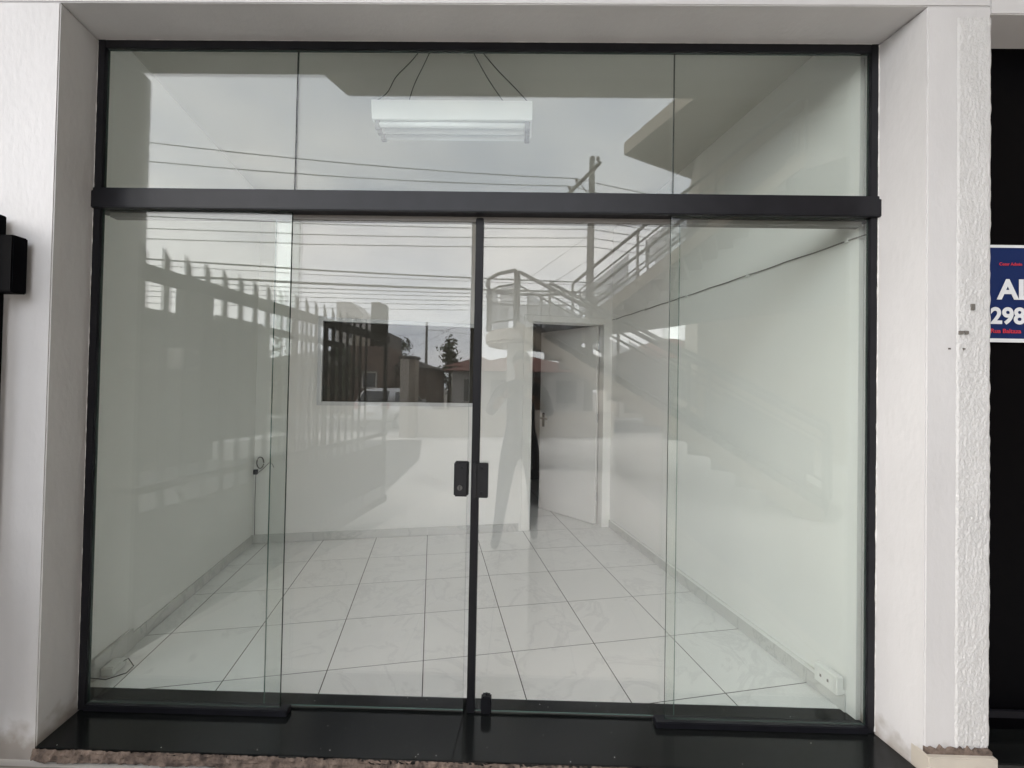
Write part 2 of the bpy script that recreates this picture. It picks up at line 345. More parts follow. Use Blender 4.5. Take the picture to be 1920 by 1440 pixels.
# black granite threshold in two slabs and a ragged mortar bed under it
sill = thing('granite_threshold', (0, -0.03, -0.03), 'polished black granite threshold under the glass front, in two slabs', 'threshold')
MB().prism([(-1.795, -0.186), (-0.2225, -0.190), (-0.2015, 0.126), (-1.90, 0.126), (-1.824, 0.02)], -0.03, 0.0).build('granite_slab', 'granite', sill, bevel=0.002)
MB().prism([(-0.2205, -0.190), (1.511, -0.186), (1.478, 0.02), (1.478, 0.126), (-0.1995, 0.126)], -0.03, 0.0005).build('granite_slab', 'granite', sill, bevel=0.002)
mb = MB(); n = 420; prof = 8
for i in range(n+1):
    x = -1.80+3.32*i/n
    for k in range(prof):
        t = k/(prof-1); y = -0.188-0.009*t; z = -0.004-0.040*t
        d = noise.fractal(Vector((x*9, k*0.9, 1)), 1, 2, 4)
        mb.v.append(Vector((x, y-0.007*d-0.006*noise.noise(Vector((x*75, k*2, 1)))-0.003*random.random(), z+(0.004*noise.noise(Vector((x*30, k, 4))) if k else 0.0))))
for i in range(n):
    for k in range(prof-1):
        a = i*prof+k; mb.f.append((a, a+1, a+prof+1, a+prof)); mb.mi.append(0)
mb.build('mortar_bed', 'mortar', sill, smooth=False)
# grit on the threshold
mb = MB()
for i in range(34):
    x = random.uniform(-1.75, 1.4); y = random.choice((random.uniform(-0.175, -0.03), random.uniform(0.07, 0.12), -0.18+random.random()*0.02)); r = random.uniform(0.0006, 0.0018)
    mb.add([(x-r, y-r, 0.0008), (x+r, y-r*0.6, 0.0008), (x+r*0.4, y+r, 0.0008), (x, y, 0.0008+r)], [(0, 1, 3), (1, 2, 3), (2, 0, 3), (0, 2, 1)])
tag(mb.build('plaster_grit', 'seal', loc=(0, 0, 0)), 'tiny crumbs of plaster scattered on the black threshold', 'grit', kind='stuff')

# ================================================================ glass front
fr = thing('glazing_frame', (-0.17, 0.0, 0.0), 'black aluminium frame and broad transom of the glass front', 'frame')
bx('jamb', 'blackal', fr, -1.8255, -1.794, -0.006, 0.017, 0.0008, 2.8465, bevel=0.0015)
bx('jamb', 'blackal', fr, 1.4495, 1.4795, -0.006, 0.017, 0.0008, 2.8465, bevel=0.0015)
bx('head_rail', 'blackal', fr, -1.7938, 1.4493, -0.005, 0.017, 2.813, 2.8464, bevel=0.0015)
tr_ = bx('transom', 'blackal', fr, -1.842, 1.492, -0.018, 0.075, 2.118, 2.192, bevel=0.003)
bx('transom_lip', 'blackal', tr_, -1.828, 1.484, -0.010, 0.07, 2.1923, 2.207, bevel=0.002)
bx('door_track', 'greywire', tr_, -1.79, 1.445, 0.034, 0.068, 2.098, 2.1177)
bx('bottom_channel', 'blackal', fr, -1.794, -0.937, -0.014, 0.030, 0.0012, 0.027, bevel=0.003)
bx('bottom_channel', 'blackal', fr, 0.589, 1.4494, -0.014, 0.030, 0.0012, 0.027, bevel=0.003)
# ragged paint and sealant where the frame meets the plaster
for x0, s in ((-1.8262, 1), (1.4806, -1)):
    pts = [(x0+s*0.0005, -0.004, 0.01+2.83*i/240) for i in range(241)]
    MB().tube(pts, [max(0.0006, 0.0030+0.0032*noise.noise(Vector((i*0.35, x0, 0)))) for i in range(241)], 5).build('sealant_bead', 'seal', fr)
pts = [(-1.82+3.29*i/240, -0.003, 2.847) for i in range(241)]
MB().tube(pts, [max(0.0005, 0.0018+0.0026*noise.noise(Vector((i*0.3, 9, 0)))) for i in range(241)], 5).build('sealant_bead', 'seal', fr)
def pane(name, x0, x1, z0, z1, y0, g, parent, t=0.010, ed='gedge'):
    m = MB(); m.box(x0, x1, y0, y0+t, z0, z1); m.mi = [1, 1, 0, 1, 0, 1]
    return m.build(name, [g, ed], parent)
for x0, x1, lb in ((-1.792, -0.9695, 'left over-door glass pane above the transom, between the frame corner and the first joint'),
                   (-0.9665, 0.636, 'wide middle over-door glass pane above the transom, in front of the hanging light'),
                   (0.639, 1.448, 'right over-door glass pane above the transom, reflecting the stair roof')):
    o = pane('overdoor_glass', x0, x1, 2.2075, 2.8125, 0.006, 'glassg', None, ed='gedged')
    tag(o, lb, 'glass pane', 'panes above the transom')
for x0, x1, lb in ((-1.792, -0.975, 'fixed tall glass side panel reflecting the picket gate, in a black floor channel'),
                   (0.630, 1.448, 'fixed tall glass side panel next to the rough plaster pier, in a black floor channel')):
    tag(pane('fixed_glass_panel', x0, x1, 0.0275, 2.1175, 0.004, 'glassg', None, ed='gedged'), lb, 'glass panel', 'fixed side panels')
dl = thing('sliding_glass_door', (-0.64, 0.046, 0.006), 'sliding glass door with keyhole lock plate, in front of the dark interior window', 'glass door', 'sliding doors')
pane('door_glass', -1.066, -0.2105, 0.008, 2.112, 0.041, 'glassc', dl)
dr = thing('sliding_glass_door', (0.25, 0.046, 0.006), 'sliding glass door with black edge seal, in front of the open white door', 'glass door', 'sliding doors')
pane('door_glass', -0.169, 0.683, 0.008, 2.112, 0.041, 'glassc', dr)
bx('edge_seal', 'blackpl', dr, -0.1935, -0.1600, 0.030, 0.062, 0.006, 2.113, bevel=0.003)
lk = bx('lock_plate', 'lock', dl, -0.2665, -0.2055, 0.026, 0.040, 0.9185, 1.0655, bevel=0.006, seg=3)
MB().tube([(-0.240, 0.027, 0.957), (-0.240, 0.022, 0.957)], 0.011, 16).build('key_cylinder', 'lockd', lk)
bx('keyhole', 'blackpl', lk, -0.2412, -0.2388, 0.0212, 0.0225, 0.949, 0.965)
MB().tube([(-0.232, 0.027, 1.043), (-0.232, 0.0245, 1.043)], 0.006, 12).build('cap_screw', 'blackpl', lk)
bx('inner_plate', 'lock', dl, -0.2665, -0.2055, 0.0515, 0.064, 0.9185, 1.0655, bevel=0.004)
lk = bx('lock_plate', 'lock', dr, -0.1835, -0.1195, 0.022, 0.0295, 0.9165, 1.0655, bevel=0.003)
bx('strike_ridge', 'lock', lk, -0.1835, -0.168, 0.015, 0.0218, 0.917, 1.065, bevel=0.002)
for z in (1.043, 0.938): MB().tube([(-0.146, 0.0225, z), (-0.146, 0.0185, z)], 0.0065, 12).build('cap_screw', 'blackpl', lk)
gd = bx('floor_guide', 'blackpl', dr, -0.133, -0.090, 0.030, 0.066, 0.0012, 0.074, bevel=0.006)
bx('guide_stub', 'blackpl', gd, -0.115, -0.107, 0.044, 0.052, 0.0742, 0.082)
for x0, x1, o in ((-1.066, -0.2105, dl), (-0.169, 0.683, dr)):
    bx('bottom_edge_strip', 'rail', o, x0+0.01, x1-0.004, 0.0385, 0.0405, 0.0075, 0.0115)

# ================================================================ room behind the glass
mb = MB().prism([(p.x, p.y) for p in (rm(-2.2, 1.9), rm(2.6, 1.9-0.9), rm(2.6, 7.2), rm(-2.2, 7.2))], -0.10, -0.006)
mb2 = MB().prism(clip([(p.x, p.y) for p in (rm(UL-0.05, 1.0), rm(UR+0.05, 1.0), rm(UR+0.05, 7.1), rm(UL-0.05, 7.1))], (0, 1), 0.1275), -0.10, -0.0009)
floor = tag(mb2.build('interior_floor', 'grout', loc=(0, 1.5, -0.0035)), 'white marbled ceramic tile floor inside the shop', kind='structure')
TS = 0.456534; JT = 0.0052; tile0 = None
for i in range(0, 8):
    for j in range(-5, 7):
        ua = -1.84183+TS*i+JT/2; va = 4.004316-TS*j-TS+JT/2; ub = ua+TS-JT; vb = va+TS-JT
        poly = [(p.x, p.y) for p in (rm(ua, va), rm(ub, va), rm(ub, vb), rm(ua, vb))]
        q = clip(poly, (0, 1), 0.1295); 
        if len(q) >= 3: q = clip(q, (E1.x, E1.y), UL+E1.dot(O_)+0.0)
        if len(q) >= 3: q = clip(q, (-E1.x, -E1.y), -(UR+E1.dot(O_)))
        if len(q) < 3: continue
        full = len(q) == 4 and all(abs(a[0]-b[0])+abs(a[1]-b[1]) < 1e-6 for a, b in zip(q, poly))
        p0 = rm(ua, va)
        if full and tile0: share(tile0, 'floor_tile', floor, p0); continue
        o = MB().prism(q, -0.008, 0.0).build('floor_tile', 'tile', loc=p0); o.parent = floor; o.location = p0-wl(floor)
        if full: tile0 = o
# walls
def wallpoly(u0, u1, v0, v1, y0):
    return clip([(p.x, p.y) for p in (rm(u0, v0), rm(u1, v0), rm(u1, v1), rm(u0, v1))], (0, 1), y0)
wl_l = tag(MB().prism(wallpoly(UL-0.13, UL, 1.6, 7.2, 0.028), -0.1, 3.04).build('wall_left', 'interior', loc=rm(UL, 3)), 'white painted side wall inside the shop, left of the glass doors', kind='structure')
wl_r = tag(MB().prism(wallpoly(UR, UR+0.13, 1.0, 7.2, 0.066), -0.1, 3.04).build('wall_right', 'interior', loc=rm(UR, 3)), 'white painted side wall inside the shop with a cable along it', kind='structure')
wb = MB()
W0, W1, WZ0, WZ1 = -0.985, 0.425, 1.232, 1.973
D0, D1, DZ = 0.930, 1.745, 2.088
for a in ((UL, W0, 0, 3.035), (W1, D0, 0, 3.035), (D1, UR, 0, 3.035), (W0, W1, 0, WZ0), (W0, W1, WZ1, 3.035), (D0, D1, DZ, 3.035)):
    rbox(wb, a[0], a[1], VB, VB+0.13, a[2]-(0.1 if a[2] == 0 else 0), a[3])
wl_b = tag(wb.build('wall_back', 'interior', loc=rm(0, VB)), 'white back wall of the shop room with a dark window and an open door', kind='structure')
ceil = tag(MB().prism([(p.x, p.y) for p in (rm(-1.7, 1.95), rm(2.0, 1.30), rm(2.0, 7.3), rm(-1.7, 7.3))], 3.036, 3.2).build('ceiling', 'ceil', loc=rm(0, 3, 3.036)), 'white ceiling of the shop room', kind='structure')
# back room shell
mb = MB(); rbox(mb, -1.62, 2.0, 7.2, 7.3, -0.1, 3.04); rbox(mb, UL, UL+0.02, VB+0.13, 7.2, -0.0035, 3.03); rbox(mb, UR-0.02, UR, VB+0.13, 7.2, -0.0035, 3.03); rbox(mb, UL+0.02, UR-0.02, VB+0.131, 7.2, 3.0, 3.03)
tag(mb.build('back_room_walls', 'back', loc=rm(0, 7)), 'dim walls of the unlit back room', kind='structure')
# skirting tiles
def skirts(parent, horiz, fixed, a0, a1, sgn, lines, h=0.074, t=0.009):
    cuts = [a0]+[x for x in lines if a0+0.02 < x < a1-0.02]+[a1]
    for p, q in zip(cuts, cuts[1:]):
        m = MB()
        if horiz: rbox(m, p+0.001, q-0.001, fixed-t, fixed-0.0005, 0.0006, h)
        else: rbox(m, fixed if sgn > 0 else fixed-t, fixed+t if sgn > 0 else fixed, p+0.001, q-0.001, 0.0006, h)
        m.build('skirting_tile', 'skirt', parent, bevel=0.0012, seg=1)
ul = [-1.84183+TS*i for i in range(12)]; vl = [4.004316-TS*j for j in range(9)][::-1]
skirts(wl_b, True, VB, UL+0.01, D0-0.075, 1, ul)
skirts(wl_r, False, UR-0.0005, 1.53, VB-0.001, -1, vl)
skirts(wl_l, False, UL+0.0005, 2.52, VB-0.011, 1, vl)
m = MB(); rbox(m, UL+0.0005, UL+0.016, 2.26, 2.517, 0.0006, 0.105); m.build('skirting_tile', 'skirt', wl_l, bevel=0.002)
# interior window in the back wall
wi = thing('interior_window', rm((W0+W1)/2, VB, WZ0), 'wide dark interior window with thin pale frame in the back wall', 'window')
f = MB()
for a in ((W0-0.028, W0+0.012, WZ0-0.026, WZ1+0.026), (W1-0.012, W1+0.028, WZ0-0.026, WZ1+0.026)): rbox(f, a[0], a[1], VB-0.012, VB+0.05, a[2], a[3])
for a in ((WZ0-0.026, WZ0+0.008), (WZ1-0.008, WZ1+0.026)): rbox(f, W0+0.012, W1-0.012, VB-0.0115, VB+0.05, a[0], a[1])
f.build('window_frame', 'alum', wi)
m = MB(); rbox(m, W0+0.0125, W1-0.0125, VB+0.02, VB+0.026, WZ0+0.0085, WZ1-0.0085); m.build('dark_room_panel', 'roomdark', wi)  # matte dark sheet standing in for the unlit room behind the opening
# open door in the back wall
dd = thing('interior_door', rm(1.33, VB, 0), 'plain white interior door standing ajar in its painted frame', 'door')
f = MB()
rbox(f, D0-0.055, D0+0.035, VB-0.014, VB+0.145, 0.001, DZ+0.03); rbox(f, D1-0.035, D1+0.051, VB-0.014, VB+0.145, 0.001, DZ+0.03); rbox(f, D0+0.0355, D1-0.0355, VB-0.0138, VB+0.144, DZ-0.032, DZ+0.0295)
f.build('door_frame', 'framew', dd, bevel=0.002, seg=1)
hp = rm(1.700, 4.10, 0); fe = rm(1.276, 4.785, 0); dv = (fe-hp).normalized(); dn = Vector((-dv.y, dv.x, 0))
leaf = MB().obox(hp+dv*0.006+Vector((0, 0, 0.008)), dv*0.798, dn*0.035, Vector((0, 0, 2.045))).build('door_leaf', 'doorw', dd, bevel=0.002, seg=1)
for sgn in (0,):
    hb = hp+dv*0.745+dn*0.0352; 
    if (CAM-hb).dot(dn) < 0: hb = hp+dv*0.745-dn*0.004; dn2 = -dn
    else: dn2 = dn
    pl = MB().obox(hb+Vector((0, 0, 0.955))-dv*0.018, dv*0.036, dn2*0.006, Vector((0, 0, 0.16))).build('handle_plate', 'bronze', dd, bevel=0.002)
    MB().tube([hb+dn2*0.004+Vector((0, 0, 1.055)), hb+dn2*0.05+Vector((0, 0, 1.055)), hb+dn2*0.055-dv*0.02+Vector((0, 0, 1.055)), hb+dn2*0.055-dv*0.105+Vector((0, 0, 1.052))], 0.009, 8).build('lever', 'bronze', pl, smooth=True)
for z in (0.25, 1.05, 1.80):
    MB().tube([hp+Vector((-0.012, -0.01, z)), hp+Vector((-0.012, -0.01, z+0.09))], 0.007, 8).build('hinge', 'alum', dd)
# hanging fluorescent fixture
lx = thing('hanging_light', (-0.345, 0.33, 3.03), 'white twin-tube fluorescent light hanging on dark wires from the ceiling', 'light')
fx0, fx1 = -0.735, 0.045
m = MB(); m.ext([(0.235, 2.765), (0.255, 2.682), (0.40, 2.682), (0.42, 2.765)], Vector((0, 1, 0)), Vector((0, 0, 1)), Vector((fx1-fx0, 0, 0)))
for v in m.v: v.x += fx0
hs = m.build('housing', 'white', lx, bevel=0.002)
for y in (0.272, 0.320, 0.372):
    tb = MB().tube([(fx0+0.035, y, 2.664), (fx1-0.035, y, 2.664)], 0.0135, 14).build('tube', 'tube', lx, smooth=True)
    for x in (fx0+0.01, fx1-0.036): bx('socket', 'greywire', tb, x, x+0.026, y-0.012, y+0.012, 2.644, 2.6815, bevel=0.002)
for x0, x1, y0, wob in ((fx0+0.015, -0.505, 0.25, 0.012), (fx0+0.09, -0.455, 0.40, 0.006), (fx1-0.02, -0.225, 0.25, 0.002), (fx1-0.08, -0.265, 0.40, 0.003)):
    pts = []
    for i in range(13):
        t = i/12; pts.append((x0+(x1-x0)*t+wob*math.sin(t*8), y0+(0.255-y0)*t+wob*0.4*math.sin(t*11), 2.766+(3.036-2.766)*t-wob*1.6*math.sin(t*math.pi)))
    MB().tube(pts, 0.0022, 5).build('hanging_wire', 'wire', lx)
# wiring and boxes on the walls
cb = thing('wall_cable', rm(UR-0.008, 2.7, 2.08), 'thin grey cable clipped along the white side wall towards the door corner', 'cable')
pts = [rm(UR-0.007, 1.45+(4.0-1.45)*i/30, 2.060+0.045*i/30-0.006*math.sin(i*math.pi/30)+0.002*math.sin(i*1.7)) for i in range(31)]
MB().tube(pts, 0.0032, 6).build('cable', 'greywire', cb)
for i in (1, 8, 15, 22, 29):
    p = pts[i]; MB().obox(p+Vector((-0.005, -0.006, -0.008)), E1*0.012, E2*0.014, Vector((0, 0, 0.016))).build('clip', 'white', cb)
tk = MB(); rbox(tk, UR-0.016, UR-0.0005, 1.535, 3.95, 0.0765, 0.0935)
tag(tk.build('cable_trunking', 'white', bevel=0.002), 'slim white cable trunking running just above the skirting tiles', 'trunking')
so = thing('socket_box', rm(UR-0.03, 1.58, 0.08), 'white surface socket box low on the wall near the rough plaster pier', 'socket box')
m = MB(); rbox(m, UR-0.052, UR-0.017, 1.528, 1.640, 0.078, 0.158); m.build('housing', 'white', so, bevel=0.004)
m = MB(); rbox(m, UR-0.0545, UR-0.0525, 1.545, 1.622, 0.088, 0.148); m.build('socket_plate', 'interior', so, bevel=0.001)
for dv_ in (1.565, 1.60):
    m = MB(); rbox(m, UR-0.0555, UR-0.0547, dv_, dv_+0.008, 0.112, 0.124); m.build('socket_hole', 'greywire', so)
jb = thing('junction_box', rm(UL+0.05, 2.33, 0), 'small white junction box on the floor with a loop of thin wire', 'junction box')
m = MB(); rbox(m, UL+0.017, UL+0.075, 2.29, 2.375, 0.001, 0.042); m.build('housing', 'white', jb, bevel=0.006)
pts = [rm(UL+0.012, 2.10, 0.22), rm(UL+0.02, 2.14, 0.14), rm(UL+0.04, 2.19, 0.065), rm(UL+0.075, 2.24, 0.02), rm(UL+0.12, 2.30, 0.006), rm(UL+0.125, 2.34, 0.012), rm(UL+0.09, 2.36, 0.04), rm(UL+0.07, 2.35, 0.03)]
MB().tube(pts, 0.0022, 5).build('wire_loop', 'wire', jb)
cc = thing('corner_connector', rm(UL+0.02, VB-0.02, 0.05), 'black cable connector hanging in the room corner above the skirting', 'connector')
m = MB(); rbox(m, UL+0.004, UL+0.034, VB-0.03, VB-0.004, 0.600, 0.642); m.build('connector_body', 'blackpl', cc, bevel=0.002)
m = MB(); m.tube([rm(UL+0.052+0.028*math.cos(a*0.55), VB-0.012, 0.70+0.05*math.sin(a*0.55)) for a in range(12)], 0.005, 6); m.build('cable_ring', 'greywire', cc)
MB().tube([rm(UL+0.02, VB-0.012, 0.60), rm(UL+0.017, VB-0.01, 0.35), rm(UL+0.022, VB-0.011, 0.075)], 0.0022, 5).build('cord', 'wire', cc)
MB().tube([rm(UL+0.034, VB-0.012, 0.61), rm(UL+0.08, VB-0.012, 0.65), rm(UL+0.125, VB-0.014, 0.70), rm(UL+0.15, VB-0.016, 0.69), rm(UL+0.165, VB-0.016, 0.655)], 0.0028, 5).build('cord', 'greywire', cc)

# ================================================================ neighbouring shop front and sign
nb = thing('neighbour_shopfront', (3.2, 0, GZ), 'black closed shopfront next door, behind the blue sign', 'shopfront')
bx('black_panel', 'void', nb, 1.7455, 4.9, -0.02, 0.1, GZ, 2.83)
bx('bottom_rail', 'blackal', nb, 1.7456, 4.9, -0.035, -0.0205, 0.10, 0.128, bevel=0.002)
bx('step', 'granite', nb, 1.7535, 4.9, -0.19, -0.0205, GZ-0.02, 0.05, bevel=0.003)
bx('end_pier', 'plaster', nb, 4.9, 5.2, -0.17, 0.15, GZ-0.02, 2.817)
sg = thing('rental_sign', (2.25, -0.03, 1.606), 'blue letting sign with white border and white and red lettering beside the rough pier', 'sign')
bx('board', 'blue', sg, 1.873, 2.62, -0.034, -0.0215, 1.606, 2.0)
bx('border', 'signw', sg, 1.8725, 2.6205, -0.0355, -0.0342, 1.9895, 2.0005); bx('border', 'signw', sg, 1.8725, 2.6205, -0.0355, -0.0342, 1.6055, 1.6205)
def text(s, x, z, h, mat, wscale=1.0, name='lettering', capr=0.729, bold=0.0):
    c = bpy.data.curves.new(name, 'FONT'); c.body = s; c.size = h/capr; c.extrude = 0.0004; c.offset = bold
    o = bpy.data.objects.new(name, c); col.objects.link(o); o.rotation_euler = (math.pi/2, 0, 0); o.scale = (wscale, 1, 1)
    dg = bpy.context.evaluated_depsgraph_get(); me = bpy.data.meshes.new_from_object(o.evaluated_get(dg)); bpy.data.objects.remove(o)
    o = bpy.data.objects.new(name, me); col.objects.link(o); o.rotation_euler = (math.pi/2, 0, 0); o.scale = (wscale, 1, 1)
    me.materials.clear(); me.materials.append(M[mat]); o['kind'] = 'stuff'
    o.parent = sg; o.location = Vector((x, -0.0362, z))-wl(sg); return o
text('AL', 1.936, 1.782, 0.081, 'signw', 1.05, bold=0.0035)
text('298', 1.906, 1.682, 0.066, 'signw', 1.02, bold=0.003)
text('Rua Baltaza', 1.906, 1.643, 0.0175, 'signr', 1.1, bold=0.0004)
text('Cesar Admin', 1.940, 1.917, 0.0125, 'signr', 1.0, bold=0.0003)

# ================================================================ gate on the left lot line
gd_ = Vector((0.36, -2.90, 0)).normalized(); gn = Vector((-gd_.y, gd_.x, 0)); g0 = Vector((-1.979, -0.30, 0))
GL = 2.97
gt = thing('picket_gate', (-1.80, -1.8, GZ), 'dark steel gate of pointed vertical flat bars with a lock box', 'gate')
def gbar(o, ln, w_, t_, z0, z1, name, mat='gate', par=None): return MB().obox(Vector((o.x, o.y, z0)), gd_*ln, gn*t_, Vector((0, 0, z1-z0))).build(name, mat, par or gt)
gbar(g0+gn*0.008, GL-0.02, 0, 0.004, 0.20, 0.70, 'kick_plate'); gbar(g0, GL, 0, 0.04, 1.915, 1.995, 'top_rail'); gbar(g0, GL, 0, 0.04, 0.0, 0.075, 'bottom_rail'); gbar(g0, GL, 0, 0.035, 0.80, 0.84, 'middle_rail')
pk = None
for i in range(19):
    p = g0+gd_*(0.06+i*0.132)-gn*0.006
    if pk is None:
        m = MB(); wv = gd_*0.042; tv = gn*0.006; a = p
        lo, hi, tip = GZ+0.05, 2.065, 2.125
        vs = [a+Vector((0, 0, lo)), a+wv+Vector((0, 0, lo)), a+wv+Vector((0, 0, hi)), a+Vector((0, 0, tip))]; vs += [v+tv for v in vs]
        m.add(vs, [(0, 1, 2, 3), (7, 6, 5, 4), (0, 4, 5, 1), (1, 5, 6, 2), (2, 6, 7, 3), (3, 7, 4, 0)]); pk = m.build('picket', 'gate', gt); p00 = p.copy(); pko = pk.location.copy()
    else:
        o = bpy.data.objects.new('picket', pk.data); col.objects.link(o); o.parent = gt; o.location = pko+(p-p00)
po = g0+gd_*GL
bx('end_stile', 'gate', gt, -1.655, -1.615, -3.30, -3.26, GZ, 1.995)
m = MB(); m.ext([(0, 1.88), (0.20, 1.88), (0.20, 2.375), (0.10, 2.42), (0, 2.42)], Vector((1, 0, 0)), Vector((0, 0, 1)), Vector((0, -0.05, 0)))
for v in m.v: v.x += -1.815; v.y += -3.24
m.build('end_plate', 'gate', gt)
bx('hinge_post', 'gate', gt, -2.06, -1.952, -0.262, -0.20, GZ, 2.0, bevel=0.003)
bx('lock_box', 'gate', gt, -1.9515, -1.866, -0.250, -0.200, 1.703, 1.915, bevel=0.004)
# second fence behind
fn = thing('boundary_fence', (-2.15, -2.4, GZ), 'second dark picket fence just beyond the gate', 'fence')
f0 = Vector((-2.14, -1.5, 0)); pk = None
MB().obox(Vector((f0.x, f0.y, 1.80)), gd_*1.3, gn*0.035, Vector((0, 0, 0.06))).build('top_rail', 'gate', fn); MB().obox(Vector((f0.x, f0.y, 0.05)), gd_*1.3, gn*0.035, Vector((0, 0, 0.06))).build('bottom_rail', 'gate', fn)
for i in range(10):
    p = f0+gd_*(0.05+i*0.137)-gn*0.006
    if pk is None:
        m = MB(); wv = gd_*0.04; tv = gn*0.006
        vs = [p+Vector((0, 0, GZ)), p+wv+Vector((0, 0, GZ)), p+wv+Vector((0, 0, 2.03)), p+wv*0.5+Vector((0, 0, 2.09)), p+Vector((0, 0, 2.0))]; vs += [v+tv for v in vs]
        m.add(vs, [(0, 1, 2, 3, 4), (9, 8, 7, 6, 5)]+[(k, (k+1) % 5, 5+(k+1) % 5, 5+k) for k in range(5)]); pk = m.build('picket', 'gate', fn); p00 = p.copy(); pko = pk.location.copy()
    else:
        o = bpy.data.objects.new('picket', pk.data); col.objects.link(o); o.parent = fn; o.location = pko+(p-p00)

tag(MB().prism([(-2.15, -0.2), (-1.75, -3.3), (-1.95, -6.5), (-2.6, -9.6), (-16, -8.0), (-16, -0.2)], GZ-0.05, GZ-0.006).build('yard_ground', 'asphalt', loc=(-5, -4, GZ-0.006)), 'dark ground sheet in the yard beyond the gate', kind='structure')  # dark sheet laid over the pale forecourt behind the pickets
# neighbour's dark outbuilding beyond the gate
ob = thing('outbuilding', (-6.5, -6.0, GZ), 'dark low outbuilding with stepped roofline beyond the gate', 'building')
MB().prism([(-6.00, -4.80), (-8.2, -7.6), (-7.6, -9.6), (-5.58, -7.33)], GZ-0.02, 2.59).build('wall', 'darkwall', ob)
MB().prism([(-5.94, -5.36), (-7.5, -7.5), (-7.4, -8.2), (-5.79, -6.06)], 2.591, 3.10).build('roof_block', 'darkwall', ob)
MB().prism([(-5.78, -6.09), (-7.7, -8.0), (-7.5, -8.8), (-5.60, -7.28)], 2.592, 2.70).build('parapet', 'darkwall', ob)
MB().prism([(-5.70, -6.0), (-5.30, -6.0), (-4.95, -7.4), (-5.48, -7.4)], GZ, 0.30).build('pale_plinth', 'column', ob)
ac = bx('air_conditioner', 'hwhite', ob, -6.02, -5.80, -5.75, -5.15, 1.62, 1.98, bevel=0.02)
MB().tube([(-5.80, -5.58, 1.80), (-5.79, -5.58, 1.80)], 0.14, 16).build('fan_grille', 'darkwall', ac)

# ================================================================ staircase, landing and stair building (right)
sb = thing('stair_building', (6.5, -6.5, GZ), 'beige two-storey building with a wide overhanging roof beside the outdoor stairs', 'building')
A2 = Vector((0.40, 0.917, 0)); B2 = Vector((0.88, -0.475, 0)); K = Vector((2.60, -8.90, 0))
def P2(v): return (v.x, v.y)
rf = MB().prism([P2(K), P2(K+A2*8.5), P2(K+A2*8.5+B2*7), P2(K+B2*7)], 7.43, 7.75).build('roof_slab', 'beige', sb)
MB().prism([P2(K+A2*0.35+B2*0.25), P2(K+A2*8.3+B2*0.25), P2(K+A2*8.3+B2*6.8), P2(K+A2*0.35+B2*6.8)], 7.751, 8.0).build('roof_edge', 'concd', rf)
MB().prism([(4.25, -8.25), (9.6, -5.4), (10.2, -9.0), (5.2, -11.4)], GZ-0.02, 7.428).build('wall', 'beige', sb)
MB().prism([(7.2, -6.1), (9.7, -4.4), (10.5, 0.5), (6.2, 0.5), (6.0, -4.6)], GZ-0.02, 7.427).build('sky_block_wall', 'beige', sb)  # added block, unseen, hides the sky on the right
wd = MB().obox((4.9, -7.93, 0.9), Vector((0.883, 0.470, 0))*1.4, Vector((0.47, -0.883, 0))*0.06, (0, 0, 1.3)).build('window', 'pane', sb)
wd = MB().obox((5.35, -7.70, 5.3), Vector((0.883, 0.470, 0))*0.9, Vector((0.47, -0.883, 0))*0.08, (0, 0, 2.0)).build('upper_door', 'brown', sb)
st = thing('outdoor_staircase', (1.8, -5.5, GZ), 'outdoor concrete staircase with rounded landing and grey railings with mesh panels', 'staircase')
LZ = 2.52
